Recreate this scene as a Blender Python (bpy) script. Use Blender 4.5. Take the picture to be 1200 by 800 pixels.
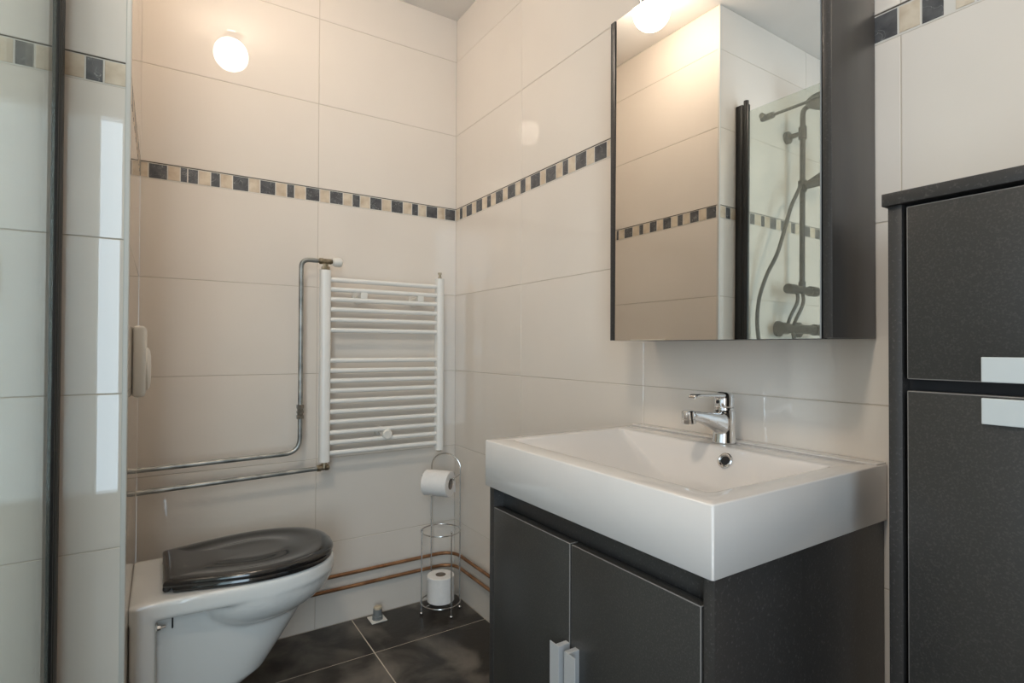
import bpy, bmesh, math, random
from mathutils import Vector, Matrix
random.seed(7)
for o in list(bpy.data.objects): bpy.data.objects.remove(o)
sc = bpy.context.scene
COL = sc.collection
# ------------------------------------------------------------------ camera
F_PX, YAW, PITCH, ROLL = 639.783, -0.572, 0.0114, 0.0039
CAM = Vector((-1.004, -1.9835, 0.9872))
_f = Vector((-math.sin(YAW)*math.cos(PITCH), math.cos(YAW)*math.cos(PITCH), math.sin(PITCH)))
_r = Vector((math.cos(YAW), math.sin(YAW), 0)); _u = _r.cross(_f)
_r2 = math.cos(ROLL)*_r + math.sin(ROLL)*_u; _u2 = -math.sin(ROLL)*_r + math.cos(ROLL)*_u
cd = bpy.data.cameras.new('camera'); cam = bpy.data.objects.new('camera', cd); COL.objects.link(cam)
cd.sensor_width = 36; cd.lens = F_PX/1200*36; cd.clip_start = 0.02
cam.matrix_world = Matrix(((_r2.x,_u2.x,-_f.x,CAM.x),(_r2.y,_u2.y,-_f.y,CAM.y),(_r2.z,_u2.z,-_f.z,CAM.z),(0,0,0,1)))
sc.camera = cam
# ------------------------------------------------------------------ exposure, world, daylight
vs = sc.view_settings
vs.view_transform = 'Standard'; vs.look = 'None'; vs.gamma = 1; vs.use_curve_mapping = False
vs.exposure = 0.56
GLOBE_POWER = 2.8
GLOBE_COL = (1.0, 0.84, 0.68)
w = bpy.data.worlds.new('world'); sc.world = w; w.use_nodes = True
w.node_tree.nodes['Background'].inputs[0].default_value = (0.75, 0.88, 1, 1)
w.node_tree.nodes['Background'].inputs[1].default_value = 0.6
def area(name, loc, rot, sx, sy, power, col):
    l = bpy.data.lights.new(name, 'AREA'); l.shape = 'RECTANGLE'; l.size = sx; l.size_y = sy; l.energy = power; l.color = col
    o = bpy.data.objects.new(name, l); o.location = loc; o.rotation_euler = rot; COL.objects.link(o); return o
# daylight entering through an unseen window added in the wall behind the camera
area('daylight', (-1.54, -2.97, 1.20), (math.radians(90), 0, 0), 0.80, 2.0, 22.0, (0.66, 0.85, 1.0))
# added warm fill near the ceiling, no known lamp, outside the frame
rl = area('added_ceiling_fill', (-1.27, -1.75, 2.30), (0, 0, 0), 0.24, 0.24, 7.6, (1.0, 0.84, 0.66)); rl.data.shape = 'DISK'
# fill through another unseen window, added in the side wall beyond the shower
area('added_side_window_fill', (-2.27, -1.85, 1.30), (math.radians(90), 0, math.radians(-90)), 1.1, 1.4, 1.5, (0.84, 0.93, 1.0))

cy = sc.cycles
cy.use_adaptive_sampling = False; cy.use_denoising = True; cy.denoising_prefilter = 'ACCURATE'; cy.caustics_reflective = False; cy.caustics_refractive = False; cy.sample_clamp_indirect = 3.0
# ------------------------------------------------------------------ helpers
def mat(name, col, rough=0.5, metal=0.0, spec=0.5, coat=0.0):
    m = bpy.data.materials.new(name); m.use_nodes = True
    b = m.node_tree.nodes['Principled BSDF']
    b.inputs['Base Color'].default_value = (*col, 1); b.inputs['Roughness'].default_value = rough
    b.inputs['Metallic'].default_value = metal; b.inputs['Specular IOR Level'].default_value = spec
    b.inputs['Coat Weight'].default_value = coat; b.inputs['Coat Roughness'].default_value = 0.04
    return m
def noisy(m, c1, c2, scale=8, detail=4, lo=0.35, hi=0.65, bump=0.0, bscale=None, rough=None, dist=0.0, stretch=None):
    nt = m.node_tree; b = nt.nodes['Principled BSDF']; N = nt.nodes.new; L = nt.links.new
    tc = N('ShaderNodeTexCoord'); src = tc.outputs['Object']
    if stretch:
        mp = N('ShaderNodeMapping'); mp.inputs['Scale'].default_value = stretch; L(src, mp.inputs[0]); src = mp.outputs[0]
    n = N('ShaderNodeTexNoise'); n.inputs['Scale'].default_value = scale; n.inputs['Detail'].default_value = detail
    n.inputs['Distortion'].default_value = dist; L(src, n.inputs['Vector'])
    r = N('ShaderNodeValToRGB'); r.color_ramp.elements[0].position = lo; r.color_ramp.elements[1].position = hi
    r.color_ramp.elements[0].color = (*c1, 1); r.color_ramp.elements[1].color = (*c2, 1)
    L(n.outputs['Fac'], r.inputs[0]); L(r.outputs[0], b.inputs['Base Color'])
    if rough:
        mr = N('ShaderNodeMapRange'); mr.inputs['To Min'].default_value = rough[0]; mr.inputs['To Max'].default_value = rough[1]
        L(n.outputs['Fac'], mr.inputs[0]); L(mr.outputs[0], b.inputs['Roughness'])
    if bump:
        n2 = N('ShaderNodeTexNoise'); n2.inputs['Scale'].default_value = bscale or scale*4; n2.inputs['Detail'].default_value = 5
        L(src, n2.inputs['Vector'])
        bp = N('ShaderNodeBump'); bp.inputs['Strength'].default_value = bump; bp.inputs['Distance'].default_value = 0.002
        L(n2.outputs['Fac'], bp.inputs['Height']); L(bp.outputs[0], b.inputs['Normal'])
    return m
def speckled(m, base, dot, scale=260, thr=0.70, bump=0.15):
    nt = m.node_tree; b = nt.nodes['Principled BSDF']; N = nt.nodes.new; L = nt.links.new
    tc = N('ShaderNodeTexCoord'); n = N('ShaderNodeTexNoise'); n.inputs['Scale'].default_value = scale; n.inputs['Detail'].default_value = 2
    L(tc.outputs['Object'], n.inputs['Vector'])
    r = N('ShaderNodeValToRGB'); r.color_ramp.elements[0].position = thr-0.12; r.color_ramp.elements[1].position = thr+0.08
    r.color_ramp.elements[0].color = (*base, 1); r.color_ramp.elements[1].color = (*dot, 1)
    L(n.outputs['Fac'], r.inputs[0]); L(r.outputs[0], b.inputs['Base Color'])
    bp = N('ShaderNodeBump'); bp.inputs['Strength'].default_value = bump; bp.inputs['Distance'].default_value = 0.0006
    L(n.outputs['Fac'], bp.inputs['Height']); L(bp.outputs[0], b.inputs['Normal'])
    return m
def box(bm, x0, x1, y0, y1, z0, z1, bev=0.0, seg=2, mi=0, emi=None):
    x0, x1 = sorted((x0, x1)); y0, y1 = sorted((y0, y1)); z0, z1 = sorted((z0, z1))
    vs_ = [bm.verts.new((x, y, z)) for z in (z0, z1) for x, y in ((x0,y0),(x1,y0),(x1,y1),(x0,y1))]
    q = [(3,2,1,0),(4,5,6,7),(0,1,5,4),(1,2,6,5),(2,3,7,6),(3,0,4,7)]
    fs = [bm.faces.new([vs_[i] for i in f]) for f in q]
    for f in fs: f.material_index = mi
    if bev > 0:
        r = bmesh.ops.bevel(bm, geom=list({e for f in fs for e in f.edges}), offset=bev, segments=seg, affect='EDGES', profile=0.5)
        for f in r['faces']: f.material_index = mi if emi is None else emi
    return vs_
def rings(bm, rs, close=True, cap0=True, cap1=True, mi=0):
    R = [[bm.verts.new(p) for p in r] for r in rs]; n = len(R[0]); m = n if close else n-1
    for a, b in zip(R, R[1:]):
        for i in range(m):
            j = (i+1) % n
            try: bm.faces.new((a[i], a[j], b[j], b[i])).material_index = mi
            except ValueError: pass
    if cap0: bm.faces.new(list(reversed(R[0]))).material_index = mi
    if cap1: bm.faces.new(R[-1]).material_index = mi
    return R
def tube(bm, pts, rad, n=12, closed=False, caps=True):
    pts = [Vector(p) for p in pts]; k = len(pts)
    rr = rad if isinstance(rad, (list, tuple)) else [rad]*k
    rs = []; prev = None
    for i, p in enumerate(pts):
        if closed: t = (pts[(i+1) % k]-pts[i-1]).normalized()
        else: t = (pts[min(i+1, k-1)]-pts[max(i-1, 0)]).normalized()
        if prev is None:
            a = Vector((0,0,1)) if abs(t.z) < 0.9 else Vector((1,0,0)); nrm = t.cross(a).normalized()
        else: nrm = (prev-t*prev.dot(t)).normalized()
        prev = nrm; b = t.cross(nrm)
        rs.append([p+rr[i]*(math.cos(2*math.pi*j/n)*nrm+math.sin(2*math.pi*j/n)*b) for j in range(n)])
    if closed:
        R = [[bm.verts.new(p) for p in r] for r in rs]
        for a, b in zip(R, R[1:]+R[:1]):
            for i in range(n): bm.faces.new((a[i], a[(i+1)%n], b[(i+1)%n], b[i]))
    else: rings(bm, rs, cap0=caps, cap1=caps)
def lathe(bm, o, axis, prof, n=24):
    """prof: (distance along axis, radius)"""
    o = Vector(o); ax = Vector(axis).normalized(); a = Vector((0,0,1)) if abs(ax.z) < 0.9 else Vector((1,0,0))
    e1 = ax.cross(a).normalized(); e2 = ax.cross(e1)
    rings(bm, [[o+ax*h+r*(math.cos(2*math.pi*j/n)*e1+math.sin(2*math.pi*j/n)*e2) for j in range(n)] for h, r in prof])
def fillet(pts, r, n=8):
    out = [Vector(pts[0])]
    for i in range(1, len(pts)-1):
        p = Vector(pts[i]); a = (Vector(pts[i-1])-p); b = (Vector(pts[i+1])-p); rr = min(r, a.length*0.49, b.length*0.49)
        A = p+a.normalized()*rr; B = p+b.normalized()*rr
        for k in range(n+1):
            t = k/n; out.append((1-t)**2*A+2*t*(1-t)*p+t*t*B)
    out.append(Vector(pts[-1])); return out
def smooth_me(me, ang=35):
    me.polygons.foreach_set('use_smooth', [True]*len(me.polygons))
    try: me.set_sharp_from_angle(angle=math.radians(ang))
    except Exception: pass
def obj(name, bm, m, parent=None, smooth=True, ang=35, label=None):
    bmesh.ops.recalc_face_normals(bm, faces=bm.faces)
    me = bpy.data.meshes.new(name)
    off = Vector((0,0,0)); p = parent
    while p is not None: off += p.location; p = p.parent
    for v in bm.verts: v.co -= off
    bm.to_mesh(me); bm.free()
    for mm in (m if isinstance(m, (list, tuple)) else [m]): me.materials.append(mm)
    if smooth: smooth_me(me, ang)
    o = bpy.data.objects.new(name, me); COL.objects.link(o)
    if parent: o.parent = parent
    if label: o['label'] = label
    return o
def struct(name, bm, m, parent=None, smooth=False):
    o = obj(name, bm, m, parent, smooth)
    if parent is None: o['kind'] = 'structure'
    return o
def thing(name, label, cat, loc, group=None):
    o = bpy.data.objects.new(name, None); o.location = loc; o.empty_display_size = 0.05; COL.objects.link(o)
    o['label'] = label; o['category'] = cat
    if group: o['group'] = group
    return o
def tag(o, label, cat, group=None):
    o['label'] = label; o['category'] = cat
    if group: o['group'] = group
    return o
BM = bmesh.new

# ------------------------------------------------------------------ materials
M_tile = mat('glazed_cream_tile', (0.77, 0.735, 0.69), 0.008, spec=0.65)
noisy(M_tile, (0.765, 0.695, 0.620), (0.795, 0.725, 0.650), scale=2.5, detail=3)
M_grout = mat('beige_grout', (0.56, 0.49, 0.41), 0.8)
M_joint = mat('pale_mosaic_grout', (0.70, 0.66, 0.60), 0.6)
M_slate = noisy(mat('dark_slate_mosaic', (0.06,0.06,0.065), 0.35), (0.045,0.047,0.052), (0.13,0.13,0.135), scale=40, detail=6, lo=0.3, hi=0.8, bump=0.3)
nt = M_slate.node_tree
_n = nt.nodes.new('ShaderNodeTexNoise'); _n.inputs['Scale'].default_value = 22; _n.inputs['Detail'].default_value = 3; _n.inputs['Distortion'].default_value = 1.5
_t = nt.nodes.new('ShaderNodeTexCoord'); nt.links.new(_t.outputs['Object'], _n.inputs['Vector'])
_r = nt.nodes.new('ShaderNodeValToRGB'); _r.color_ramp.elements[0].position = 0.494; _r.color_ramp.elements[1].position = 0.506
_r.color_ramp.elements[0].color = (0,0,0,1); _r.color_ramp.elements[1].color = (0,0,0,1); _e = _r.color_ramp.elements.new(0.5); _e.color = (0.55,0.55,0.55,1)
nt.links.new(_n.outputs['Fac'], _r.inputs[0])
_m = nt.nodes.new('ShaderNodeMix'); _m.data_type = 'RGBA'; nt.links.new(_r.outputs[0], _m.inputs[0])
_b = nt.nodes['Principled BSDF']; _l = _b.inputs['Base Color'].links[0]; nt.links.new(_l.from_socket, _m.inputs[6]); _m.inputs[7].default_value = (0.55,0.55,0.53,1)
nt.links.new(_m.outputs[2], _b.inputs['Base Color'])
M_edge_glint = mat('door_edge_glint', (0.20, 0.19, 0.18), 0.4)  # lighter colour on door bevels, standing in for highlights along the edges
M_trav = noisy(mat('travertine_mosaic', (0.62,0.5,0.36), 0.4), (0.52,0.40,0.28), (0.70,0.60,0.47), scale=28, detail=6, lo=0.3, hi=0.6, bump=0.2)
M_band_line = mat('dark_band_joint', (0.10, 0.08, 0.06), 0.7)
M_ceil = noisy(mat('ceiling_paint', (0.6,0.56,0.52), 0.9), (0.74,0.71,0.67), (0.78,0.75,0.71), scale=3)
M_floor = noisy(mat('dark_stone_floor', (0.04,0.035,0.03), 0.35), (0.026,0.021,0.017), (0.16,0.14,0.118), scale=6, detail=14, lo=0.44, hi=0.68, bump=0.25, bscale=60, rough=(0.28, 0.5), dist=0.6)
M_fgrout = mat('floor_grout', (0.62, 0.55, 0.46), 0.8)
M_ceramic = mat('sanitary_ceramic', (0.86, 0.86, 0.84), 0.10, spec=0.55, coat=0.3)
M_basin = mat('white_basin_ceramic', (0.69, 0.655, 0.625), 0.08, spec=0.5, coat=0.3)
M_black = mat('gloss_black_seat', (0.012, 0.011, 0.011), 0.10, spec=0.6, coat=0.4)
M_white = mat('white_radiator_enamel', (0.82, 0.80, 0.76), 0.25)
M_plastic = mat('white_plastic', (0.78, 0.75, 0.69), 0.35)
M_chrome = mat('chrome', (0.78, 0.78, 0.78), 0.08, 1.0)
M_wire = mat('bright_wire', (0.62, 0.60, 0.57), 0.22, 1.0)
M_alu = mat('brushed_aluminium', (0.66, 0.67, 0.68), 0.38, 0.45)
M_grip = mat('pale_aluminium', (0.62, 0.66, 0.66), 0.45, 0.35)
M_pipe = noisy(mat('grey_steel_pipe', (0.3,0.31,0.3), 0.35, 0.7), (0.22,0.23,0.22), (0.42,0.42,0.40), scale=20, detail=3)
M_brass = noisy(mat('tarnished_brass', (0.3,0.25,0.18), 0.3, 0.9), (0.20,0.16,0.10), (0.50,0.42,0.30), scale=60)
M_copper = noisy(mat('copper_pipe', (0.35,0.18,0.09), 0.35, 0.6), (0.22,0.10,0.045), (0.42,0.22,0.11), scale=14, detail=3)
M_paper = noisy(mat('toilet_paper', (0.85,0.82,0.79), 0.95, spec=0.1), (0.84,0.81,0.78), (0.88,0.85,0.82), scale=60, bump=0.4, bscale=300)
M_card = mat('cardboard', (0.28, 0.22, 0.17), 0.9)
M_char = speckled(mat('charcoal_laminate', (0.032,0.030,0.029), 0.36, spec=0.5), (0.030, 0.028, 0.027), (0.08,0.076,0.072))
M_door = speckled(mat('charcoal_laminate_fine', (0.030,0.029,0.028), 0.33, spec=0.5), (0.032,0.031,0.029), (0.054,0.051,0.047), scale=420, thr=0.62, bump=0.08)
M_dark = mat('dark_recess', (0.008, 0.008, 0.010), 0.6)
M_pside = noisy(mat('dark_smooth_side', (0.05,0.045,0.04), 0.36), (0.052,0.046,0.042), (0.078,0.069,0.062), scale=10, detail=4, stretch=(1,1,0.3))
M_mirror = mat('mirror_silver', (0.90, 0.90, 0.88), 0.0, 1.0)
M_medge = mat('mirror_edge', (0.62, 0.60, 0.56), 0.3)
M_matblk = mat('matt_black_metal', (0.018, 0.018, 0.018), 0.38, 0.2)
M_rubber = mat('hose_grey', (0.05, 0.048, 0.045), 0.4)
M_trim = mat('white_corner_trim', (0.62, 0.60, 0.56), 0.3)
M_added_frame = mat('added_window_frame_white', (0.8, 0.8, 0.8), 0.4)
M_globe = bpy.data.materials.new('lit_opal_globe'); M_globe.use_nodes = True
b_ = M_globe.node_tree.nodes['Principled BSDF']; b_.inputs['Emission Color'].default_value = (*GLOBE_COL, 1); b_.inputs['Emission Strength'].default_value = 1.5; M_globe.cycles.emission_sampling = 'NONE'
M_glass = bpy.data.materials.new('shower_glass'); M_glass.use_nodes = True
nt = M_glass.node_tree; nt.nodes.clear(); N = nt.nodes.new
tr = N('ShaderNodeBsdfTransparent'); tr.inputs[0].default_value = (0.93, 0.965, 0.94, 1)
gl = N('ShaderNodeBsdfGlossy'); gl.inputs['Roughness'].default_value = 0.01
df = N('ShaderNodeBsdfDiffuse'); df.inputs[0].default_value = (0.7, 0.75, 0.72, 1)
fr = N('ShaderNodeFresnel'); gm = N('ShaderNodeNewGeometry'); mm = N('ShaderNodeMapRange'); mm.inputs['To Min'].default_value = 1.42; mm.inputs['To Max'].default_value = 1/1.42
nt.links.new(gm.outputs['Backfacing'], mm.inputs[0]); nt.links.new(mm.outputs[0], fr.inputs[0])
m1 = N('ShaderNodeMixShader'); m2 = N('ShaderNodeMixShader'); m2.inputs[0].default_value = 0.17
out = N('ShaderNodeOutputMaterial')
nt.links.new(fr.outputs[0], m1.inputs[0]); nt.links.new(tr.outputs[0], m2.inputs[1]); nt.links.new(df.outputs[0], m2.inputs[2])
nt.links.new(m2.outputs[0], m1.inputs[1]); nt.links.new(gl.outputs[0], m1.inputs[2]); nt.links.new(m1.outputs[0], out.inputs[0])

# ------------------------------------------------------------------ room shell
ZC = 2.3185
XL = -1.06            # left wall of the toilet niche
YP = -0.665           # front face of the shower side wall (the pier)
XS = -2.05            # far wall of the shower
YF = -2.75            # wall behind the camera
ROWS = [(0.0, 0.294), (0.294, 0.594), (0.594, 0.894), (0.894, 1.197), (1.197, 1.497), (1.547, 1.845), (1.845, 2.147), (2.147, ZC)]
B0, B1 = 1.497, 1.547

def tiled_wall(name, axis, pos, nrm, a0, a1, joints, seed, darks=None, thick=0.10, hole=None):
    """axis 0: wall plane x=pos running along y; axis 1: y=pos running along x. nrm = side of the room (+1/-1)."""
    rnd = random.Random(seed); bm = BM()
    def P(a, d, z):
        return (pos+nrm*d, a, z) if axis == 0 else (a, pos+nrm*d, z)
    def slab(aa, ab, za, zb, d0, d1, mi, bev=0.0, tilt=0.0):
        vs_ = []
        for d, ins in ((d0, 0), (d1-bev, 0), (d1, bev)):
            r = []
            for a, z in ((aa+ins, za+ins), (ab-ins, za+ins), (ab-ins, zb-ins), (aa+ins, zb-ins)):
                dd = d
                if tilt and d != d0: dd += tx*(a-(aa+ab)/2)+tz*(z-(za+zb)/2)
                r.append(P(a, dd, z))
            vs_.append(r)
        rings(bm, vs_, mi=mi, cap0=False)
    def cells(a, b, z0, z1):
        if not hole: return [(a, b, z0, z1)]
        ha, hb, h0, h1 = hole; o = []
        if b <= ha or a >= hb or z1 <= h0 or z0 >= h1: return [(a, b, z0, z1)]
        if a < ha: o.append((a, ha, z0, z1))
        if b > hb: o.append((hb, b, z0, z1))
        m0, m1_ = max(a, ha), min(b, hb)
        if z0 < h0: o.append((m0, m1_, z0, h0))
        if z1 > h1: o.append((m0, m1_, h1, z1))
        return o
    for A, Bq, Z0, Z1 in cells(a0, a1, 0, ZC):
        slab(A, Bq+(0.1 if axis == 1 and Bq == 0.0 else 0), Z0, Z1, -thick, -0.0012, 1)
    js = [a0]+sorted(j for j in joints if a0 < j < a1)+[a1]
    g = 0.0009
    for z0, z1 in ROWS:
        for a, b in zip(js, js[1:]):
            tx = rnd.uniform(-1, 1)*0.0012; tz = rnd.uniform(-1, 1)*0.0012
            for A, Bq, Z0, Z1 in cells(a, b, z0, z1):
                if Bq-A < 0.004 or Z1-Z0 < 0.004: continue
                slab(A+(g if A > a0 else 0), Bq-(g if Bq < a1 else 0), Z0+g, Z1-g, -0.004, 0.0, 0, bev=0.0008, tilt=1)
    struct_o = struct(name, bm, [M_tile, M_grout])
    # stone mosaic border
    bm = BM()
    tx = tz = 0
    for A, Bq, Z0, Z1 in cells(a0, a1, B0, B1):
        slab(A, Bq, Z0, Z1, -0.004, -0.0006, 2)
        slab(A, Bq, B1-0.0016, B1+0.0006, -0.003, 0.0003, 3)
    darks = sorted((min(d), max(d)) for d in (darks or []))
    segs = []; cur = a0
    def fill(a, b):
        L = b-a
        if L < 0.007: return
        if L < 0.06: segs.append((a, b, 1)); return
        if L < 0.085: segs.extend([(a, (a+b)/2-0.001, 1), ((a+b)/2+0.001, b, 1)]); return
        c = a; k = 0
        while c < b-0.01:
            wd = 0.026+rnd.uniform(-0.003, 0.004) if k % 2 == 0 else rnd.choice((0.05, 0.046, 0.026))
            e = min(c+wd, b); segs.append((c, e, 1 if k % 2 == 0 else 0)); c = e+0.0025; k += 1
    for d0, d1 in darks:
        fill(cur, d0-0.002); segs.append((d0, d1, 0)); cur = d1+0.002
    fill(cur, a1)
    for a, b, mi in segs:
        for A, Bq, Z0, Z1 in cells(a, b, B0+0.0025+rnd.uniform(0, 0.001), B1-0.003-rnd.uniform(0, 0.0015)):
            if Bq-A > 0.004: 
                tx = rnd.uniform(-1, 1)*0.004; slab(A+0.0005, Bq-0.0005, Z0, Z1, -0.003, 0.0004, mi, bev=0.0006, tilt=1)
    return struct_o, bm
D_back = [(-1.039,-0.9916),(-0.9565,-0.9385),(-0.9362,-0.9091),(-0.8732,-0.8479),(-0.8106,-0.7647),(-0.7285,-0.6821),(-0.6448,-0.6215),(-0.5828,-0.5371),(-0.5006,-0.4556),(-0.4201,-0.3937),(-0.3546,-0.3111),(-0.2726,-0.2273),(-0.1895,-0.1647),(-0.1294,-0.0832),(-0.0478,-0.004)]
D_right = [(-0.0554,-0.0344),(-0.0907,-0.1346),(-0.1701,-0.2137),(-0.2514,-0.2773),(-0.313,-0.3597),(-0.393,-0.4402),(-0.473,-0.5014),(-0.5324,-0.5838),(-0.6156,-0.666),(-0.6997,-0.7252),(-0.7596,-0.8071),(-0.8423,-0.8904),(-1.532,-1.5797),(-1.6134,-1.6424)]
D_left = [(-0.1094,-0.1236),(-0.1624,-0.2122),(-0.254,-0.2769),(-0.3156,-0.3545),(-0.3911,-0.4325),(-0.4682,-0.4933),(-0.5306,-0.572),(-0.6091,-0.6528)]
D_pier = [(-1.1295,-1.1027),(-1.2322,-1.2061),(-1.2878,-1.258),(-1.3313,-1.3549),(-1.3938,-1.4366),(-1.4724,-1.5135),(-1.549,-1.5785),(-1.6435,-1.6974),(-1.74,-1.79),(-1.83,-1.86),(-1.93,-1.98)]
mos = [M_slate, M_trav, M_joint, M_band_line]
n_tr = [0]
def wall(*a, **k):
    o, bm = tiled_wall(*a, **k); n_tr[0] += 1
    struct('trim_%d' % n_tr[0], bm, mos)
wall('wall_back', 1, 0.0, -1, XL, 0.0, [-0.5416], 1, D_back)
wall('wall_right', 0, 0.0, -1, YF, 0.0, [-0.4785, -1.025, -1.584, -2.144], 2, D_right)
wall('wall_niche', 0, XL, 1, YP+0.004, 0.0, [], 3, D_left, thick=0.05)
wall('wall_pier', 1, YP, -1, XS, XL-0.004, [-1.66], 4, D_pier, thick=0.05)
HOLE2 = (-2.45, -1.25, 0.55, 2.05)
wall('wall_left', 0, XS, 1, YF, YP, [-1.25, -1.85, -2.45], 5, hole=HOLE2)
HOLE = (-1.95, -1.13, 0.2, 2.2)
wall('wall_front', 1, YF, 1, XS, 0.0, [-0.45, -1.05, -1.65], 6, hole=HOLE)
bm = BM(); box(bm, XS-0.1, 0.1, YF-0.1, 0.1, ZC, ZC+0.1); struct('ceiling', bm, M_ceil)
# unseen window added behind the camera: frame
bm = BM()
x0, x1, z0, z1 = HOLE; y0, y1 = YF-0.09, YF-0.01
for (a, b, c, d) in ((x0, x0+0.05, z0, z1), (x1-0.05, x1, z0, z1), (x0, x1, z0, z0+0.05), (x0, x1, z1-0.05, z1)):
    box(bm, a, b, y0, y1, c, d, 0.004)
added_win = struct('added_window_1', bm, M_added_frame)
y0, y1, z0, z1 = HOLE2
bm = BM()
for (a, b, c, d) in ((y0, y0+0.05, z0, z1), (y1-0.05, y1, z0, z1), (y0, y1, z0, z0+0.05), (y0, y1, z1-0.05, z1)):
    box(bm, XS-0.09, XS-0.01, a, b, c, d, 0.004)
struct('added_window_2', bm, M_added_frame)  # frame of the unseen side window, added for its light
# floor tiles
bm = BM(); rnd = random.Random(5)
box(bm, XS-0.1, 0.1, YF-0.1, 0.1, -0.05, -0.0012, mi=1)
xs = [XS, -1.6123, -1.0123, -0.4123, 0.0]; ys = [YF, -2.6511, -2.0511, -1.4511, -0.8511, -0.2511, 0.0]
for xa, xb in zip(xs, xs[1:]):
    for ya, yb in zip(ys, ys[1:]):
        g = 0.0019
        rings(bm, [[(xa+g, ya+g, -0.003), (xb-g, ya+g, -0.003), (xb-g, yb-g, -0.003), (xa+g, yb-g, -0.003)],
                   [(xa+g, ya+g, -0.0006), (xb-g, ya+g, -0.0006), (xb-g, yb-g, -0.0006), (xa+g, yb-g, -0.0006)],
                   [(xa+g+.0006, ya+g+.0006, 0), (xb-g-.0006, ya+g+.0006, 0), (xb-g-.0006, yb-g-.0006, 0), (xa+g+.0006, yb-g-.0006, 0)]], cap0=False)
struct('floor', bm, [M_floor, M_fgrout])
# white trim on the outer corner of the pier
bm = BM(); box(bm, XL-0.007, XL+0.0025, YP-0.0025, YP+0.007, 0, ZC, 0.002, 2); struct('trim_corner', bm, M_trim)

# ------------------------------------------------------------------ ceiling globe lamp
LP = Vector((-0.764, -0.593, 2.222))
lamp = thing('ceiling_lamp', 'lit white glass globe lamp hanging just under the ceiling', 'lamp', (LP.x, LP.y, ZC))
bm = BM(); lathe(bm, (LP.x, LP.y, ZC-0.0005), (0,0,-1), [(0, 0.045), (0.012, 0.045), (0.016, 0.040), (0.038, 0.034)]); obj('lamp_base', bm, M_chrome, lamp)
gl_ = bpy.data.lights.new('globe_light', 'POINT'); gl_.energy = GLOBE_POWER; gl_.color = GLOBE_COL; gl_.shadow_soft_size = 0.0668; gl_.use_soft_falloff = False
glo = bpy.data.objects.new('globe_light', gl_); glo.location = LP; COL.objects.link(glo)
bm = BM(); bmesh.ops.create_uvsphere(bm, u_segments=40, v_segments=24, radius=0.066, matrix=Matrix.Translation(LP)); obj('globe', bm, M_globe, lamp, ang=80)

# ------------------------------------------------------------------ vanity unit
VX, VY0, VY1 = -0.437, -1.022, -1.558
van = thing('vanity_cabinet', 'charcoal two door bathroom vanity cabinet under the white basin', 'cabinet', (VX/2, (VY0+VY1)/2, 0))
bm = BM(); box(bm, VX, -0.002, VY0, VY0-0.016, 0, 0.708, 0.0006); obj('side_panel', bm, M_char, van)
bm = BM(); box(bm, VX, -0.002, VY1+0.016, VY1, 0, 0.708, 0.0006); obj('side_panel', bm, M_char, van)
bm = BM(); box(bm, VX+0.0225, VX+0.040, VY0-0.016, VY1+0.016, 0.600, 0.7075, 0.0005); obj('top_rail', bm, M_char, van)
bm = BM(); box(bm, VX+0.040, -0.003, VY0-0.016, VY1+0.016, 0.06, 0.078); box(bm, -0.02, -0.004, VY0-0.016, VY1+0.016, 0.078, 0.70); obj('carcass', bm, M_dark, van)
bm = BM(); box(bm, VX+0.05, VX+0.066, VY0-0.016, VY1+0.016, 0, 0.06); obj('plinth', bm, M_char, van)
GAP = -1.2835
def vdoor(ya, yb, hy0, hy1, stem):
    bm = BM(); box(bm, VX-0.001, VX+0.017, ya, yb, 0.068, 0.6675, 0.0012, 2, emi=1); d = obj('door', bm, [M_door, M_edge_glint], van)
    bm = BM()
    z0, z1 = 0.33, 0.506
    box(bm, VX-0.0235, VX-0.0215, hy0, hy1, z0, z1, 0.0004)
    box(bm, VX-0.0215, VX-0.0005, stem, stem-0.010, z0, z1, 0.0004)
    obj('handle', bm, M_alu, d, smooth=False, label='brushed aluminium vertical pull')
vdoor(VY0-0.018, GAP+0.0020, -1.2575, -1.2815, -1.2713)
vdoor(GAP-0.0020, VY1+0.019, -1.2955, -1.3225, -1.2957)

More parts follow.
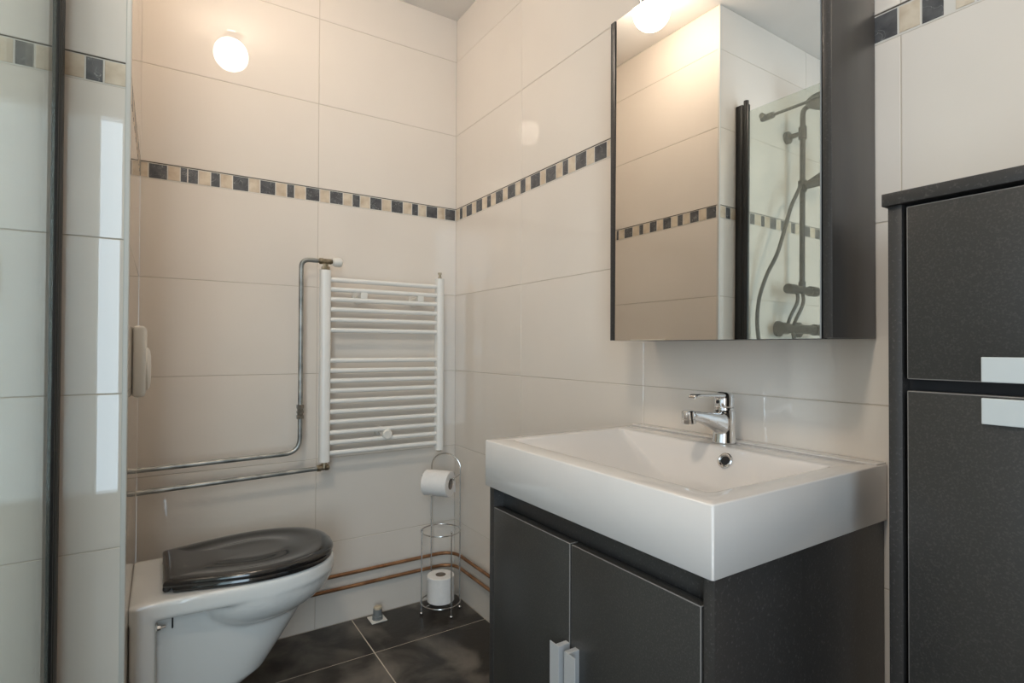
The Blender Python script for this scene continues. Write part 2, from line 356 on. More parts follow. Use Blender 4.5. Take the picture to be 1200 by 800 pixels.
# basin
BX, BY0, BY1 = -0.447, -1.018, -1.5635
def rr(x0, x1, y0, y1, r, z, n=5):
    x0, x1 = sorted((x0, x1)); y0, y1 = sorted((y0, y1)); o = []
    for cx, cy, a0 in ((x1-r, y1-r, 0), (x0+r, y1-r, 90), (x0+r, y0+r, 180), (x1-r, y0+r, 270)):
        for k in range(n+1):
            a = math.radians(a0+90*k/n); o.append((cx+r*math.cos(a), cy+r*math.sin(a), z))
    return o
basin = thing('wash_basin', 'white rectangular ceramic wash basin with deep apron on the vanity', 'sink', ((BX)/2, (BY0+BY1)/2, 0.708))
bm = BM()
xb = -0.0015
ix0, ix1, iy0, iy1 = -0.398, -0.096, -1.046, -1.523
R = [rr(BX+0.012, xb-0.012, BY0-0.012, BY1+0.012, 0.004, 0.722), rr(BX+0.010, xb-0.010, BY0-0.010, BY1+0.010, 0.004, 0.7085), rr(BX+0.001, xb-0.001, BY0-0.001, BY1+0.001, 0.004, 0.7085), rr(BX, xb, BY0, BY1, 0.004, 0.7095),
     rr(BX, xb, BY0, BY1, 0.004, 0.7975), rr(BX+0.0007, xb, BY0-0.0007, BY1+0.0007, 0.004, 0.7992), rr(BX+0.0025, xb-0.001, BY0-0.0025, BY1+0.0025, 0.004, 0.80),
     rr(ix0-0.004, ix1+0.004, iy0+0.004, iy1-0.004, 0.012, 0.7995), rr(ix0, ix1, iy0, iy1, 0.012, 0.7985), rr(ix0+0.002, ix1-0.002, iy0-0.003, iy1+0.002, 0.012, 0.7955),
     rr(ix0+0.008, ix1-0.010, iy0-0.040, iy1+0.008, 0.014, 0.7755), rr(ix0+0.014, ix1-0.020, iy0-0.080, iy1+0.014, 0.018, 0.756), rr(ix0+0.022, ix1-0.031, iy0-0.120, iy1+0.022, 0.022, 0.736),
     rr(ix0+0.032, ix1-0.041, iy0-0.150, iy1+0.032, 0.026, 0.7245), rr(ix0+0.06, ix1-0.065, iy0-0.185, iy1+0.06, 0.03, 0.7215), rr(-0.262, -0.246, -1.376, -1.36, 0.006, 0.7205)]
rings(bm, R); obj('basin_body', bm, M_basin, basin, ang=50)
# raised ledge along the wall
bm = BM(); box(bm, -0.0335, -0.0015, BY0-0.002, BY1+0.002, 0.7992, 0.8022, 0.0012, 3); obj('ledge', bm, M_basin, basin)
# overflow ring
def ring_at(bm, c, nrm, R0, r, n=28):
    c = Vector(c); nrm = Vector(nrm).normalized(); e1 = nrm.cross(Vector((0,1,0))).normalized(); e2 = nrm.cross(e1)
    tube(bm, [c+R0*(math.cos(2*math.pi*k/n)*e1+math.sin(2*math.pi*k/n)*e2) for k in range(n)], r, 10, closed=True)
OV = Vector((-0.1065, -1.334, 0.776)); on = Vector((-0.90, 0, 0.44)).normalized()
bm = BM(); ring_at(bm, OV+on*0.001, on, 0.0125, 0.0026); lathe(bm, OV-on*0.004, on, [(0, 0.0110), (0.0042, 0.0110)]); ovr = obj('overflow_ring', bm, M_chrome, basin)
bm = BM(); lathe(bm, OV-on*0.003, on, [(0, 0.0085), (0.0038, 0.0088)]); obj('overflow_hole', bm, M_dark, ovr)
bm = BM(); lathe(bm, (-0.254, -1.368, 0.7195), (0,0,1), [(0, 0.030), (0.003, 0.030), (0.0045, 0.026), (0.0035, 0.008)]); obj('drain_plug', bm, M_chrome, basin)

# faucet
TX, TY = -0.056, -1.294
fau = thing('basin_faucet', 'chrome single lever mixer faucet on the white basin', 'faucet', (TX, TY, 0.80))
def remesh(o, vox, it=4, fac=0.5):
    m = o.modifiers.new('blend', 'REMESH'); m.mode = 'VOXEL'; m.voxel_size = vox; m.use_smooth_shade = True
    s = o.modifiers.new('soft', 'SMOOTH'); s.iterations = it; s.factor = fac
bm = BM()
def oval(cx, cy, z, a, b, n=28, tilt=0.0): return [(cx+a*math.cos(2*math.pi*k/n), cy+b*math.sin(2*math.pi*k/n), z+tilt*a*math.cos(2*math.pi*k/n)) for k in range(n)]
rings(bm, [oval(TX, TY, 0.7995, 0.0245, 0.023), oval(TX, TY, 0.806, 0.0235, 0.022), oval(TX+0.001, TY, 0.825, 0.0215, 0.0205), oval(TX+0.002, TY, 0.850, 0.0225, 0.0205), oval(TX+0.002, TY, 0.862, 0.0225, 0.020), oval(TX+0.002, TY, 0.866, 0.019, 0.017)])
def sect(x, zc, hw, hh, n=20, p=3.2):
    o = []
    for k in range(n):
        a = 2*math.pi*k/n; c, s = math.cos(a), math.sin(a)
        o.append((x, TY+hw*math.copysign(abs(c)**(2/p), c), zc+hh*math.copysign(abs(s)**(2/p), s)))
    return o
rings(bm, [sect(TX+0.01, 0.841, 0.018, 0.020), sect(TX-0.015, 0.840, 0.0175, 0.021), sect(TX-0.035, 0.846, 0.0165, 0.0165), sect(TX-0.06, 0.853, 0.015, 0.0125), sect(TX-0.085, 0.8585, 0.0135, 0.010), sect(TX-0.103, 0.861, 0.0125, 0.009)])
o = obj('faucet_body', bm, M_chrome, fau); remesh(o, 0.0016, 8)
bm = BM(); lathe(bm, (TX-0.107, TY, 0.870), (0.08,0,-1), [(0, 0.0095), (0.002, 0.0122), (0.016, 0.0122), (0.0165, 0.0130), (0.024, 0.0130), (0.0255, 0.0115), (0.0235, 0.010), (0.022, 0.002)]); obj('aerator', bm, M_chrome, fau)
bm = BM(); lathe(bm, (TX+0.002, TY, 0.8655), (0,0,1), [(0, 0.0185), (0.004, 0.0185), (0.0045, 0.0165)]); obj('cartridge_collar', bm, M_chrome, fau)
bm = BM()
rings(bm, [oval(TX+0.001, TY, 0.870, 0.019, 0.0185), oval(TX+0.001, TY, 0.880, 0.0200, 0.019), oval(TX+0.0015, TY, 0.890, 0.0200, 0.019, tilt=-0.05), oval(TX+0.0015, TY, 0.896, 0.0185, 0.0175, tilt=-0.1), oval(TX+0.002, TY, 0.900, 0.0145, 0.0135, tilt=-0.1), oval(TX+0.002, TY, 0.9015, 0.007, 0.006, tilt=-0.1)])
rings(bm, [sect(TX+0.008, 0.8935, 0.015, 0.0055), sect(TX-0.025, 0.8945, 0.0125, 0.0042), sect(TX-0.055, 0.8960, 0.0105, 0.0034), sect(TX-0.082, 0.8975, 0.0095, 0.0032), sect(TX-0.092, 0.8955, 0.0095, 0.0045), sect(TX-0.0965, 0.8930, 0.0085, 0.0032)])
o = obj('lever', bm, M_chrome, fau); remesh(o, 0.0014, 4)
bm = BM(); lathe(bm, (TX-0.0165, TY, 0.8815), (-1,0,0.1), [(0, 0.0035), (0.0035, 0.0035), (0.004, 0.003)], 14); obj('marker_cap', bm, M_dark, fau, label='small dark temperature marker')

# ------------------------------------------------------------------ mirror cabinet
MX, MY0, MY1, MZ0, MZ1 = -0.14, -1.056, -1.547, 1.0045, 1.732
mc = thing('mirror_cabinet', 'charcoal wall cabinet with mirrored front above the basin', 'mirror cabinet', (MX/2, (MY0+MY1)/2, MZ0))
bm = BM(); box(bm, MX, -0.002, MY0, MY0-0.0145, MZ0, MZ1, 0.0006); obj('side_panel', bm, [M_char], mc)
bm = BM(); v = box(bm, MX, -0.002, MY1+0.0145, MY1, MZ0, MZ1, 0.0006)
for f in bm.faces:
    if f.normal.length == 0: f.normal_update()
bm.normal_update()
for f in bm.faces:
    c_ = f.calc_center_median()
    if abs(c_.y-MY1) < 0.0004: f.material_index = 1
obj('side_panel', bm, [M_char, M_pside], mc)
bm = BM()
box(bm, MX+0.022, -0.002, MY0-0.0145, MY1+0.0145, MZ0, MZ0+0.016); box(bm, MX+0.022, -0.002, MY0-0.0145, MY1+0.0145, MZ1-0.016, MZ1)
box(bm, -0.008, -0.002, MY0-0.0145, MY1+0.0145, MZ0+0.016, MZ1-0.016)
obj('carcass', bm, M_dark, mc)
bm = BM(); box(bm, MX+0.006, MX+0.020, MY0-0.019, MY1+0.0185, MZ0-0.001, MZ1-0.001); md = obj('mirror_door', bm, M_dark, mc)
bm = BM()
T = math.radians(0.32)
box(bm, -0.0045, 0.0, MY0-0.0185, MY1+0.0175, 0, MZ1-MZ0, 0.0)
bm.normal_update()
for f in bm.faces: f.material_index = 0 if f.normal.x < -0.9 else 1
for v in bm.verts:
    x, z = v.co.x, v.co.z
    v.co.x = x*math.cos(T)+z*math.sin(T)+MX+0.0015; v.co.z = -x*math.sin(T)+z*math.cos(T)+MZ0-0.001
obj('mirror_glass', bm, [M_mirror, M_medge], md, smooth=False, label='frameless mirror glass')
# small chrome lamp holder standing on the cabinet, its head above the frame
sp = thing('cabinet_lamp', 'small chrome lamp bracket standing on top of the mirror cabinet', 'lamp', (-0.11, -1.125, MZ1))
bm = BM(); lathe(bm, (-0.11, -1.125, MZ1), (0,0,1), [(0, 0.014), (0.006, 0.014), (0.008, 0.006), (0.07, 0.006)], 18); obj('stem', bm, M_chrome, sp)
bm = BM(); tube(bm, fillet([(-0.11,-1.125,MZ1+0.068),(-0.11,-1.125,MZ1+0.10),(-0.17,-1.125,MZ1+0.13)], 0.03), 0.005, 10); obj('arm', bm, M_chrome, sp)
bm = BM(); lathe(bm, (-0.165, -1.125, MZ1+0.131), (-0.5,0,-0.5), [(0, 0.008), (0.01, 0.012), (0.03, 0.024), (0.032, 0.022), (0.022, 0.012)], 20); obj('lamp_shade', bm, M_chrome, sp)

# ------------------------------------------------------------------ tall cabinet
TXF, TY0, TY1, TZ = -0.20, -1.648, -1.948, 1.191
tc = thing('tall_cabinet', 'tall charcoal storage cabinet with two doors at right edge', 'cabinet', (TXF/2, (TY0+TY1)/2, 0))
bm = BM(); box(bm, TXF, -0.002, TY0, TY0-0.016, 0, TZ-0.0165, 0.0006); obj('side_panel', bm, M_char, tc)
bm = BM(); box(bm, TXF, -0.002, TY1+0.016, TY1, 0, TZ-0.0165, 0.0006); obj('side_panel', bm, M_char, tc)
bm = BM(); box(bm, TXF-0.006, -0.002, TY0+0.005, TY1-0.005, TZ-0.0165, TZ, 0.0008); obj('top_panel', bm, M_char, tc)
bm = BM(); box(bm, TXF+0.022, -0.003, TY0-0.016, TY1+0.016, 0.05, TZ-0.017); obj('carcass', bm, M_dark, tc)
def tdoor(z0, z1, hz0, hz1, lip):
    bm = BM(); box(bm, TXF-0.001, TXF+0.017, TY0-0.0215, TY1+0.0195, z0, z1, 0.0014, 2, emi=1); d = obj('door', bm, [M_door, M_edge_glint], tc)
    bm = BM(); box(bm, TXF-0.0045, TXF-0.0008, -1.7455, -1.8565, hz0, hz1, 0.0008)
    obj('handle', bm, M_grip, d, smooth=False, label='pale flat metal grip')
tdoor(0.9490, 1.1700, 0.9495, 0.9785, 0.9495)
tdoor(0.058, 0.9345, 0.9010, 0.9312, 0.9290)

# ------------------------------------------------------------------ toilet
TC = -0.300
toi = thing('toilet', 'white wall hung toilet with closed glossy black lid', 'toilet', (XL, TC, 0.09))
def U(u, v, z): return (XL+u, TC+v, z)
def catmull(P, n=6):
    P = [Vector((*p, 0)) for p in P]; P = [2*P[0]-P[1]]+P+[2*P[-1]-P[-2]]; o = []
    for i in range(1, len(P)-2):
        for k in range(n):
            t = k/n; a, b, c, d = P[i-1], P[i], P[i+1], P[i+2]
            o.append(0.5*((2*b)+(c-a)*t+(2*a-5*b+4*c-d)*t*t+(3*b-a-3*c+d)*t**3))
    o.append(P[-2]); return [(q.x, q.y) for q in o]
def outline(half):
    h = catmull(half); return h+[(u, -v) for u, v in reversed(h[:-1])]
RIM = [(0.0,0.163),(0.08,0.165),(0.16,0.170),(0.25,0.175),(0.33,0.170),(0.40,0.148),(0.455,0.108),(0.487,0.058),(0.496,0.0)]
def scaled(half, s, c=0.27, keep0=True):
    o = []
    for i, (u, v) in enumerate(half):
        uu = c+(u-c)*s if (u > c or not keep0) else u
        o.append((uu, v*s))
    return o
bm = BM()
def lay(half, z): return [U(u, v, z) for u, v in outline(half)]
rings(bm, [lay(scaled(RIM, 0.97), 0.345), lay(RIM, 0.352), lay(RIM, 0.379), lay(scaled(RIM, 0.985), 0.3885), lay(scaled(RIM, 0.96), 0.390)])
# back plate
box(bm, XL+0.001, XL+0.052, TC-0.163, TC+0.163, 0.10, 0.385, 0.006, 2)
# trapway body with the slanted front
def ped(z):
    k = max(0.0, (z-0.09)/(0.36-0.09)); f = 0.292+0.190*k**0.95
    if z < 0.112: f -= 0.03*((0.112-z)/0.022)**1.6
    hw = 0.098+0.028*k
    return [U(u, v, z) for u, v in outline([(0.0,hw),(f*0.3,hw),(f*0.55,hw*0.99),(f*0.75,hw*0.90),(f*0.89,hw*0.68),(f*0.97,hw*0.36),(f,0.0)])]
rings(bm, [ped(0.09+0.27*k/10) for k in range(11)])
# bowl bulge
def bowl(z):
    t = min(1.0, (z-0.240)/(0.36-0.240)); s = math.sqrt(max(0.0, 1-(1-t)**2.1))
    cu = 0.270; return [(XL+cu+(0.225*s+0.004)*math.cos(2*math.pi*k/40)*(1 if math.cos(2*math.pi*k/40)>0 else 0.75), TC+0.1745*s**0.85*math.sin(2*math.pi*k/40), z) for k in range(40)]
rings(bm, [bowl(0.241+0.119*k/12) for k in range(13)])
o = obj('toilet_bowl', bm, M_ceramic, toi); remesh(o, 0.0045, 7)
LID = [(0.066,0.0),(0.066,0.06),(0.066,0.112),(0.072,0.124),(0.12,0.139),(0.20,0.161),(0.28,0.173),(0.36,0.166),(0.42,0.143),(0.46,0.108),(0.484,0.062),(0.492,0.0)]
def lidring(s, z, c=(0.275, 0.0)):
    h = catmull(LID, 5); full = h+[(u, -v) for u, v in reversed(h[1:-1])]
    return [U(c[0]+(u-c[0])*s, v*s, z) for u, v in full]
zl = 0.4055
bm = BM()
prof = [(0.94,0.0),(0.985,-0.001),(0.998,0.003),(1.0,0.007),(0.992,0.0115),(0.97,0.0145),(0.93,0.0165),(0.88,0.0172),(0.82,0.0165),(0.76,0.0145),(0.70,0.0128),(0.62,0.0122),(0.54,0.0130),(0.47,0.0150),(0.42,0.0165),(0.36,0.0165),(0.30,0.0155),(0.2,0.0148),(0.1,0.0145),(0.02,0.0145)]
rings(bm, [lidring(s, zl+h) for s, h in prof]); obj('lid', bm, M_black, toi, ang=60)
bm = BM()
out_ = [lidring(s, z) for s, z in ((0.965,0.3905),(0.985,0.393),(0.988,0.399),(0.975,0.4035),(0.70,0.4035),(0.66,0.400),(0.66,0.3905))]
R = rings(bm, out_, cap0=False, cap1=False)
n = len(R[0])
for i in range(n): bm.faces.new((R[-1][i], R[-1][(i+1)%n], R[0][(i+1)%n], R[0][i]))
for v in bm.verts:
    if v.co.x < XL+0.088: v.co.x = XL+0.088+(v.co.x-XL-0.088)*0.1
obj('seat', bm, M_black, toi, ang=60)
for s in (-1, 1):
    bm = BM(); lathe(bm, (XL+0.074, TC+s*0.110, 0.398), (0,-s,0), [(0, 0.006), (0.001, 0.0085), (0.03, 0.0085), (0.031, 0.006)], 16)
    lathe(bm, (XL+0.074, TC+s*0.095, 0.3895), (0,0,1), [(0, 0.006), (0.007, 0.006)], 12); obj('hinge', bm, M_black, toi)
for s in (-1, 1):
    bm = BM(); lathe(bm, (XL+0.0500, TC+s*0.140, 0.322), (1,0,0), [(0, 0.010), (0.005, 0.010), (0.006, 0.0065)], 16); b = obj('bolt_washer', bm, M_plastic, toi)
    bm = BM(); lathe(bm, (XL+0.0555, TC+s*0.140, 0.322), (1,0,0), [(0, 0.0065), (0.007, 0.0065)], 6); lathe(bm, (XL+0.0615, TC+s*0.140, 0.322), (1,0,0), [(0, 0.0035), (0.011, 0.0035)], 12); obj('bolt', bm, M_chrome, b, ang=20)
    bm = BM(); box(bm, XL+0.085, XL+0.0885, TC+s*0.1205, TC+s*0.1245, 0.306, 0.346, 0.001); obj('vent_slot', bm, M_dark, toi)

# flush control box on the niche wall
fl = thing('flush_box', 'white plastic flush control box on the left niche wall above toilet', 'flush plate', (XL, -0.32, 0.86))
bm = BM(); box(bm, XL+0.0005, XL+0.026, -0.42, -0.225, 0.866, 1.036, 0.008, 4)
o = obj('housing', bm, M_plastic, fl)
bm = BM(); rings(bm, [[(XL+0.024+d, -0.32+a*math.cos(2*math.pi*k/24)*s, 0.93+b*math.sin(2*math.pi*k/24)*s) for k in range(24)] for d, s in ((0, 1.0), (0.006, 0.97), (0.010, 0.85), (0.012, 0.6), (0.0125, 0.2)) for a, b in ((0.055, 0.055),)])
obj('push_button', bm, M_plastic, fl)

# ------------------------------------------------------------------ towel radiator
rad = thing('towel_radiator', 'white ladder style towel radiator on the back wall', 'radiator', (-0.32, 0, 0.596))
RY = -0.078
def manifold(xc, wd=0.034):
    bm = BM(); n = 10; prof_ = []
    for k in range(n+1):
        a = math.pi*k/n; prof_.append((xc-wd/2*math.cos(a), RY-0.004-0.010*math.sin(a)))
    prof_ += [(xc+wd/2, RY+0.016), (xc-wd/2, RY+0.016)]
    rings(bm, [[(x, y, z) for x, y in prof_] for z in (0.597, 1.249)]); return obj('upright_tube', bm, M_white, rad, ang=40)
manifold(-0.533); manifold(-0.106, 0.029)
for z in [1.218,1.185,1.151,1.116,1.081,1.045,0.941,0.906,0.871,0.837,0.801,0.765,0.730,0.694,0.660,0.625]:
    bm = BM(); tube(bm, [(-0.520, RY+0.002, z), (-0.117, RY+0.002, z)], 0.0082, 14); obj('rung', bm, M_white, rad)
for x in (-0.40, -0.185):
    bm = BM(); lathe(bm, (x, -0.0005, 1.166), (0,-1,0), [(0, 0.022), (0.012, 0.022), (0.016, 0.012), (0.062, 0.012)], 18); box(bm, x-0.012, x+0.012, RY-0.004, RY+0.016, 1.153, 1.181, 0.003); obj('wall_bracket', bm, M_plastic, rad)
bm = BM(); lathe(bm, (-0.315, -0.0005, 0.676), (0,-1,0), [(0, 0.020), (0.012, 0.020), (0.016, 0.011), (0.062, 0.011)], 18); lathe(bm, (-0.315, RY+0.018, 0.674), (0,-1,0), [(0, 0.018), (0.030, 0.018), (0.034, 0.014)], 18); obj('wall_bracket', bm, M_plastic, rad)
bm = BM(); lathe(bm, (-0.106, RY+0.002, 1.249), (0,0,1), [(0, 0.007), (0.006, 0.007), (0.007, 0.0045), (0.016, 0.0045), (0.017, 0.007), (0.024, 0.007)], 14); obj('bleed_valve', bm, M_brass, rad)
bm = BM(); lathe(bm, (-0.106, RY+0.002, 0.5965), (0,0,-1), [(0, 0.010), (0.004, 0.010)], 14); obj('end_plug', bm, M_brass, rad)
# top valve
vz = 1.279
bm = BM(); lathe(bm, (-0.533, RY+0.002, 1.2485), (0,0,1), [(0, 0.012), (0.001, 0.0145), (0.012, 0.0145), (0.013, 0.009), (0.022, 0.009)], 6); lathe(bm, (-0.560, RY+0.002, vz), (1,0,0), [(0, 0.0075), (0.006, 0.0075), (0.007, 0.0105), (0.018, 0.0105), (0.020, 0.009), (0.045, 0.009), (0.046, 0.007), (0.056, 0.007)], 14)
val = obj('valve', bm, M_brass, rad, ang=25)
bm = BM(); lathe(bm, (-0.506, RY+0.002, vz), (1,0,0), [(-0.004, 0.010), (0.0, 0.0155), (0.016, 0.0172), (0.025, 0.0145), (0.030, 0.007), (0.031, 0.002)], 20); obj('valve_knob', bm, M_plastic, val)
bm = BM(); lathe(bm, (-0.533, RY+0.002, 0.598), (0,0,-1), [(0, 0.0095), (0.022, 0.0095)], 14); lathe(bm, (-0.515, RY+0.002, 0.578), (-1,0,0), [(0, 0.006), (0.004, 0.010), (0.014, 0.010), (0.016, 0.0085), (0.028, 0.0085), (0.029, 0.0115), (0.041, 0.0115), (0.042, 0.007)], 14); obj('valve', bm, M_brass, rad, ang=25)

# pipes to the radiator
PY = -0.060
p1 = thing('supply_pipe', 'grey steel pipe rising from the niche wall to the radiator top valve', 'pipe', (XL, PY, 0.632))
bm = BM(); tube(bm, fillet([(XL+0.001, PY-0.01, 0.628), (-0.612, RY+0.002, 0.637), (-0.612, RY+0.002, vz), (-0.556, RY+0.002, vz)], 0.05, 10), 0.0075, 14); obj('pipe_run', bm, M_pipe, p1)
bm = BM(); lathe(bm, (-0.612, RY+0.002, 0.748), (0,0,1), [(0, 0.008), (0.001, 0.0125), (0.012, 0.0125), (0.013, 0.010), (0.019, 0.010), (0.0195, 0.012), (0.027, 0.012), (0.0275, 0.010), (0.034, 0.010), (0.035, 0.0125), (0.047, 0.0125), (0.048, 0.008)], 6); obj('coupling', bm, mat('dull_steel_fitting', (0.26, 0.24, 0.21), 0.3, 0.9), p1, ang=20, label='hexagonal metal coupling')
p2 = thing('return_pipe', 'grey steel pipe running low from the niche wall to radiator foot', 'pipe', (XL, PY, 0.565))
bm = BM(); tube(bm, [(XL+0.001, PY-0.01, 0.563), (-0.556, RY+0.002, 0.577)], 0.0075, 14); obj('pipe_run', bm, M_pipe, p2)

# copper pipes round the corner
for z, lab in ((0.177, 'upper of the two copper pipes along the foot of the walls'), (0.129, 'lower of the two copper pipes along the foot of the walls')):
    bm = BM(); tube(bm, fillet([(XL+0.002, -0.016, z), (-0.016, -0.016, z), (-0.016, -1.02+0.01, z)], 0.075, 12), 0.0064, 12)
    tag(obj('copper_pipe', bm, M_copper), lab, 'pipe', 'copper pipes')
    
# floor pipe stub
st = thing('pipe_stub', 'short capped grey pipe stub standing on the floor by the wall', 'pipe', (-0.335, -0.048, 0))
bm = BM(); box(bm, -0.362, -0.305, -0.074, -0.016, 0.0002, 0.004, 0.0015); obj('floor_plate', bm, M_plastic, st)
bm = BM(); lathe(bm, (-0.333, -0.048, 0.004), (0,0,1), [(0, 0.019), (0.004, 0.019), (0.005, 0.0165), (0.009, 0.0165), (0.010, 0.019), (0.013, 0.019), (0.014, 0.0155), (0.036, 0.0155)], 24); obj('pipe_sleeve', bm, mat('grey_sleeve', (0.22, 0.23, 0.23), 0.5), st)
bm = BM(); lathe(bm, (-0.333, -0.048, 0.0395), (0,0,1), [(0, 0.0145), (0.007, 0.0145), (0.009, 0.012)], 6); obj('cap', bm, mat('cream_cap', (0.62, 0.52, 0.38), 0.5), st, ang=20)

# ------------------------------------------------------------------ toilet paper stand
RC = Vector((-0.113, -0.112, 0)); rR = 0.073
e_r = Vector((0.903, -0.430, 0)); e_d = Vector((0.430, 0.903, 0))
def onr(a, rad_=rR): a = math.radians(a); return RC+rad_*(math.cos(a)*e_r+math.sin(a)*e_d)
FL, FR, BR, BL = onr(197), onr(302), onr(10), onr(120)
stn = thing('paper_stand', 'freestanding chrome wire toilet roll stand in the corner', 'toilet roll holder', (RC.x, RC.y, 0))
def at(p, z): return Vector((p.x, p.y, z))
for zz in (0.302, 0.040):
    bm = BM(); tube(bm, [onr(360*k/40)+Vector((0,0,zz)) for k in range(40)], 0.0024, 8, closed=True); obj('ring', bm, M_wire, stn)
bm = BM()
for a in (40, 130):
    tube(bm, [at(onr(a), 0.040), at(onr(a+180), 0.040)], 0.0016, 6)
obj('base_wires', bm, M_wire, stn)
for p in (FL, FR):
    bm = BM(); tube(bm, [at(p, 0.008), at(p, 0.312)], 0.0024, 8); bmesh.ops.create_uvsphere(bm, u_segments=10, v_segments=6, radius=0.0042, matrix=Matrix.Translation(at(p, 0.313))); obj('post', bm, M_wire, stn)
mid = (BL+BR)/2; half = (BR-BL)/2; 
arch = [at(BL, 0.008), at(BL, 0.53)]
for k in range(1, 16):
    a = math.pi*(1-k/16); arch.append(at(mid+half*math.cos(a), 0.53+0.052*math.sin(a)))
arch += [at(BR, 0.53), at(BR, 0.008)]
bm = BM(); tube(bm, arch, 0.0024, 8); obj('arched_back', bm, M_wire, stn)
for p in (FL, FR, BR, BL):
    bm = BM(); bmesh.ops.create_uvsphere(bm, u_segments=16, v_segments=10, radius=0.0062, matrix=Matrix.Translation(at(p, 0.0064))); obj('ball_foot', bm, M_wire, stn)
# roll arm
ad = half.normalized(); fw = Vector((-ad.y, ad.x, 0));
if fw.y > 0: fw = -fw
fw = fw.normalized()
HC = Vector((-0.138, -0.140, 0.497))
bm = BM()
e1 = at(BR, 0.507); e2 = Vector((HC.x, HC.y, 0.507))+ad*0.062
tube(bm, fillet([e1, e2, Vector((HC.x, HC.y, 0.507))-ad*0.064, Vector((HC.x, HC.y, 0.513))-ad*0.066], 0.006, 4), 0.0024, 8)
bmesh.ops.create_uvsphere(bm, u_segments=12, v_segments=8, radius=0.0048, matrix=Matrix.Translation(e2)); obj('roll_arm', bm, M_wire, stn)
def roll(name_label, c, axis, L, Rr, r0, hang=False):
    t = thing('toilet_roll', name_label, 'toilet paper', c, 'toilet rolls')
    ax = Vector(axis).normalized(); c = Vector(c); o_ = c-ax*L/2
    a = Vector((0,0,1)) if abs(ax.z) < 0.9 else Vector((1,0,0)); e1_ = ax.cross(a).normalized(); e2_ = ax.cross(e1_); n = 48
    def rg(h, r): return [o_+ax*h+r*(1+0.004*math.sin(3*2*math.pi*j/n+1))*(math.cos(2*math.pi*j/n)*e1_+math.sin(2*math.pi*j/n)*e2_) for j in range(n)]
    bm = BM()
    R = rings(bm, [rg(0.0, r0), rg(0.0, Rr-0.002), rg(0.0015, Rr), rg(L-0.0015, Rr), rg(L, Rr-0.002), rg(L, r0)], cap0=False, cap1=False)
    for i in range(n): bm.faces.new((R[-1][i], R[-1][(i+1)%n], R[0][(i+1)%n], R[0][i]))
    obj('paper', bm, M_paper, t)
    bm = BM()
    R = rings(bm, [rg(-0.0005, r0-0.0016), rg(-0.0005, r0), rg(L+0.0005, r0), rg(L+0.0005, r0-0.0016)], cap0=False, cap1=False)
    for i in range(n): bm.faces.new((R[-1][i], R[-1][(i+1)%n], R[0][(i+1)%n], R[0][i]))
    obj('cardboard_core', bm, M_card, t)
    return t
hr = roll('toilet roll hanging on the arm of the wire stand', (HC.x, HC.y, 0.487), ad, 0.098, 0.047, 0.0195)
bm = BM()  # loose sheet hanging behind the roll
rings(bm, [[Vector((HC.x,HC.y,0))+ad*s*0.048-fw*(0.0462+dd)+Vector((0,0,z)) for s, dd, z in ((-1,0,0.487),(1,0,0.487),(1,0.0006,0.487),(-1,0.0006,0.487))], [Vector((HC.x,HC.y,0))+ad*s*0.048-fw*(0.0462+dd)+Vector((0,0,z)) for s, dd, z in ((-1,0,0.452),(1,0,0.446),(1,0.0006,0.446),(-1,0.0006,0.452))]])
obj('loose_sheet', bm, M_paper, hr)
roll('spare toilet roll standing upright in the bottom of the wire stand', (RC.x, RC.y, 0.0425+0.0475), (0,0,1), 0.094, 0.0505, 0.019)

# ------------------------------------------------------------------ shower (behind the glass, seen in the mirror)
sg = thing('shower_screen', 'clear glass shower screen with black wall profile beside the niche', 'shower screen', (-1.17, YP, 0))
GT = 1.912
bm = BM(); box(bm, -1.1785, -1.1605, YP-0.001, YP-0.028, 0, 1.945, 0.0015); obj('wall_profile', bm, M_matblk, sg)
bm = BM(); lathe(bm, (-1.1695, YP-0.0395, 0), (0,0,1), [(0, 0.0095), (1.957, 0.0095)], 20); box(bm, -1.1765, -1.1625, YP-0.0285, YP-0.034, 0.005, 1.94); box(bm, -1.1765, -1.1625, YP-0.044, YP-0.052, 0.005, 1.94, 0.001); obj('hinge_profile', bm, M_matblk, sg)
bm = BM(); box(bm, -1.1730, -1.1670, YP-0.0525, YP-0.80, 0.012, GT); obj('glass_pane', bm, M_glass, sg, smooth=False)
bm = BM(); tube(bm, [(-1.205, YP-0.085, 1.880), (-1.205, YP-0.60, 1.880)], 0.0055, 12); lathe(bm, (-1.205, YP-0.080, 1.880), (0,-1,0), [(0, 0.010), (0.002, 0.012), (0.05, 0.012), (0.052, 0.008)], 16)
for dy in (0.10, 0.56): lathe(bm, (-1.1735, YP-dy, 1.880), (-1,0,0), [(0, 0.010), (0.025, 0.010)], 12)
obj('support_bar', bm, M_matblk, sg)
sh = thing('shower_set', 'black rain shower set with riser rail, hand shower and hose', 'shower', (-1.51, YP, 1.08))
SX, SY = -1.51, YP-0.07
bm = BM(); tube(bm, fillet([(SX, SY, 1.25), (SX, SY, 2.003), (SX, SY-0.12, 2.006)], 0.03, 6), 0.0105, 14); obj('riser_rail', bm, M_matblk, sh)
bm = BM(); lathe(bm, (SX, SY-0.125, 1.994), (0,0,1), [(0, 0.098), (0.003, 0.10), (0.007, 0.098), (0.011, 0.05), (0.020, 0.012)], 40); obj('rain_head', bm, M_matblk, sh)
bm = BM(); lathe(bm, (SX, YP-0.0005, 1.90), (0,-1,0), [(0, 0.026), (0.012, 0.026), (0.016, 0.010), (0.07, 0.010)], 20); lathe(bm, (SX, SY, 1.875), (0,0,1), [(0, 0.016), (0.05, 0.016)], 20); obj('wall_bracket', bm, M_matblk, sh)
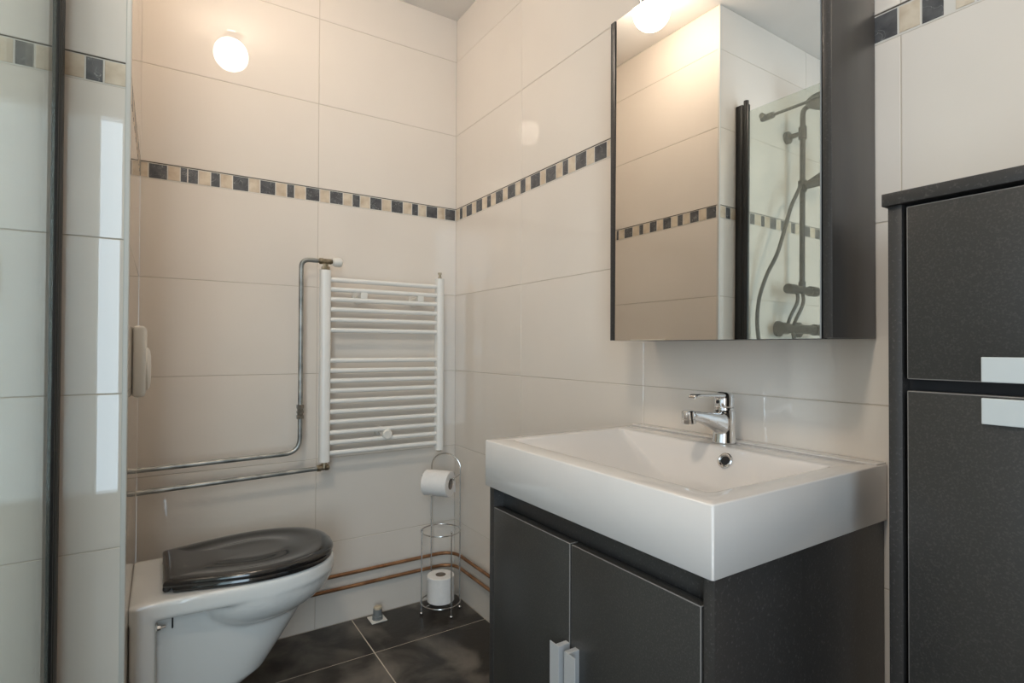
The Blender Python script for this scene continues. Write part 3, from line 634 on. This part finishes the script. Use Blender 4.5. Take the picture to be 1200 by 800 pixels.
bm = BM(); lathe(bm, (SX, SY, 1.655), (0,0,1), [(0, 0.017), (0.045, 0.017)], 18); lathe(bm, (SX+0.03, SY-0.03, 1.665), (-0.5,-0.5,0.2), [(0, 0.014), (0.055, 0.016)], 16); obj('slider', bm, M_matblk, sh)
bm = BM(); tube(bm, [(SX+0.035, SY-0.025, 1.665), (SX-0.04, SY-0.05, 1.715), (SX-0.12, SY-0.075, 1.775)], [0.011, 0.012, 0.013], 14); lathe(bm, (SX-0.145, SY-0.075, 1.785), (-0.3,-0.9,-0.5), [(-0.012, 0.015), (0.0, 0.05), (0.012, 0.05), (0.014, 0.045)], 28); obj('hand_shower', bm, M_matblk, sh)
bm = BM(); lathe(bm, (SX+0.105, SY, 1.245), (-1,0,0), [(0, 0.017), (0.002, 0.020), (0.05, 0.020), (0.052, 0.016), (0.16, 0.016), (0.162, 0.021), (0.21, 0.021), (0.212, 0.017)], 22); lathe(bm, (SX, SY, 1.235), (0,0,1), [(0, 0.014), (0.045, 0.014)], 16); obj('diverter', bm, M_matblk, sh)
bm = BM(); lathe(bm, (SX+0.125, YP-0.05, 1.085), (-1,0,0), [(0, 0.020), (0.003, 0.024), (0.05, 0.024), (0.052, 0.019), (0.25, 0.019), (0.252, 0.024), (0.30, 0.024), (0.303, 0.020)], 22)
for dx in (0.06, -0.09): lathe(bm, (SX+dx, YP-0.0005, 1.085), (0,-1,0), [(0, 0.033), (0.01, 0.033), (0.014, 0.016), (0.045, 0.016)], 22)
obj('thermostat', bm, M_matblk, sh)
def bez(P, n=18):
    P = [Vector(p) for p in P]; o = []
    for k in range(n+1):
        t = k/n; o.append((1-t)**3*P[0]+3*(1-t)**2*t*P[1]+3*(1-t)*t*t*P[2]+t**3*P[3])
    return o
bm = BM(); tube(bm, bez([(SX+0.035, SY, 1.23), (SX+0.03, SY-0.01, 1.18), (SX+0.10, SY-0.01, 1.16), (SX+0.08, YP-0.055, 1.09)]), 0.007, 10); obj('hose', bm, M_rubber, sh)
bm = BM(); tube(bm, bez([(SX, SY, 1.24), (SX, SY-0.02, 1.18), (SX+0.06, SY-0.02, 1.16), (SX+0.04, YP-0.055, 1.09)]), 0.007, 10); obj('hose', bm, M_rubber, sh)
bm = BM()
hp = catm = [(SX+0.035, -0.745, 1.668), (-1.440, -0.75, 1.628), (-1.400, -0.75, 1.57), (-1.359, -0.75, 1.481), (-1.305, -0.75, 1.37), (-1.285, -0.72, 1.29), (-1.262, -0.70, 1.18), (-1.262, -0.70, 1.05), (-1.30, -0.72, 0.90), (-1.39, -0.74, 0.82), (-1.46, -0.76, 0.88), (-1.47, YP-0.055, 1.07)]
def cat3(P, n=6):
    P = [Vector(p) for p in P]; P = [2*P[0]-P[1]]+P+[2*P[-1]-P[-2]]; o = []
    for i in range(1, len(P)-2):
        for k in range(n):
            t = k/n; a, b, c, d = P[i-1], P[i], P[i+1], P[i+2]
            o.append(0.5*((2*b)+(c-a)*t+(2*a-5*b+4*c-d)*t*t+(3*b-a-3*c+d)*t**3))
    o.append(P[-2]); return o
tube(bm, cat3(hp), 0.0075, 10); obj('shower_hose', bm, M_rubber, sh)
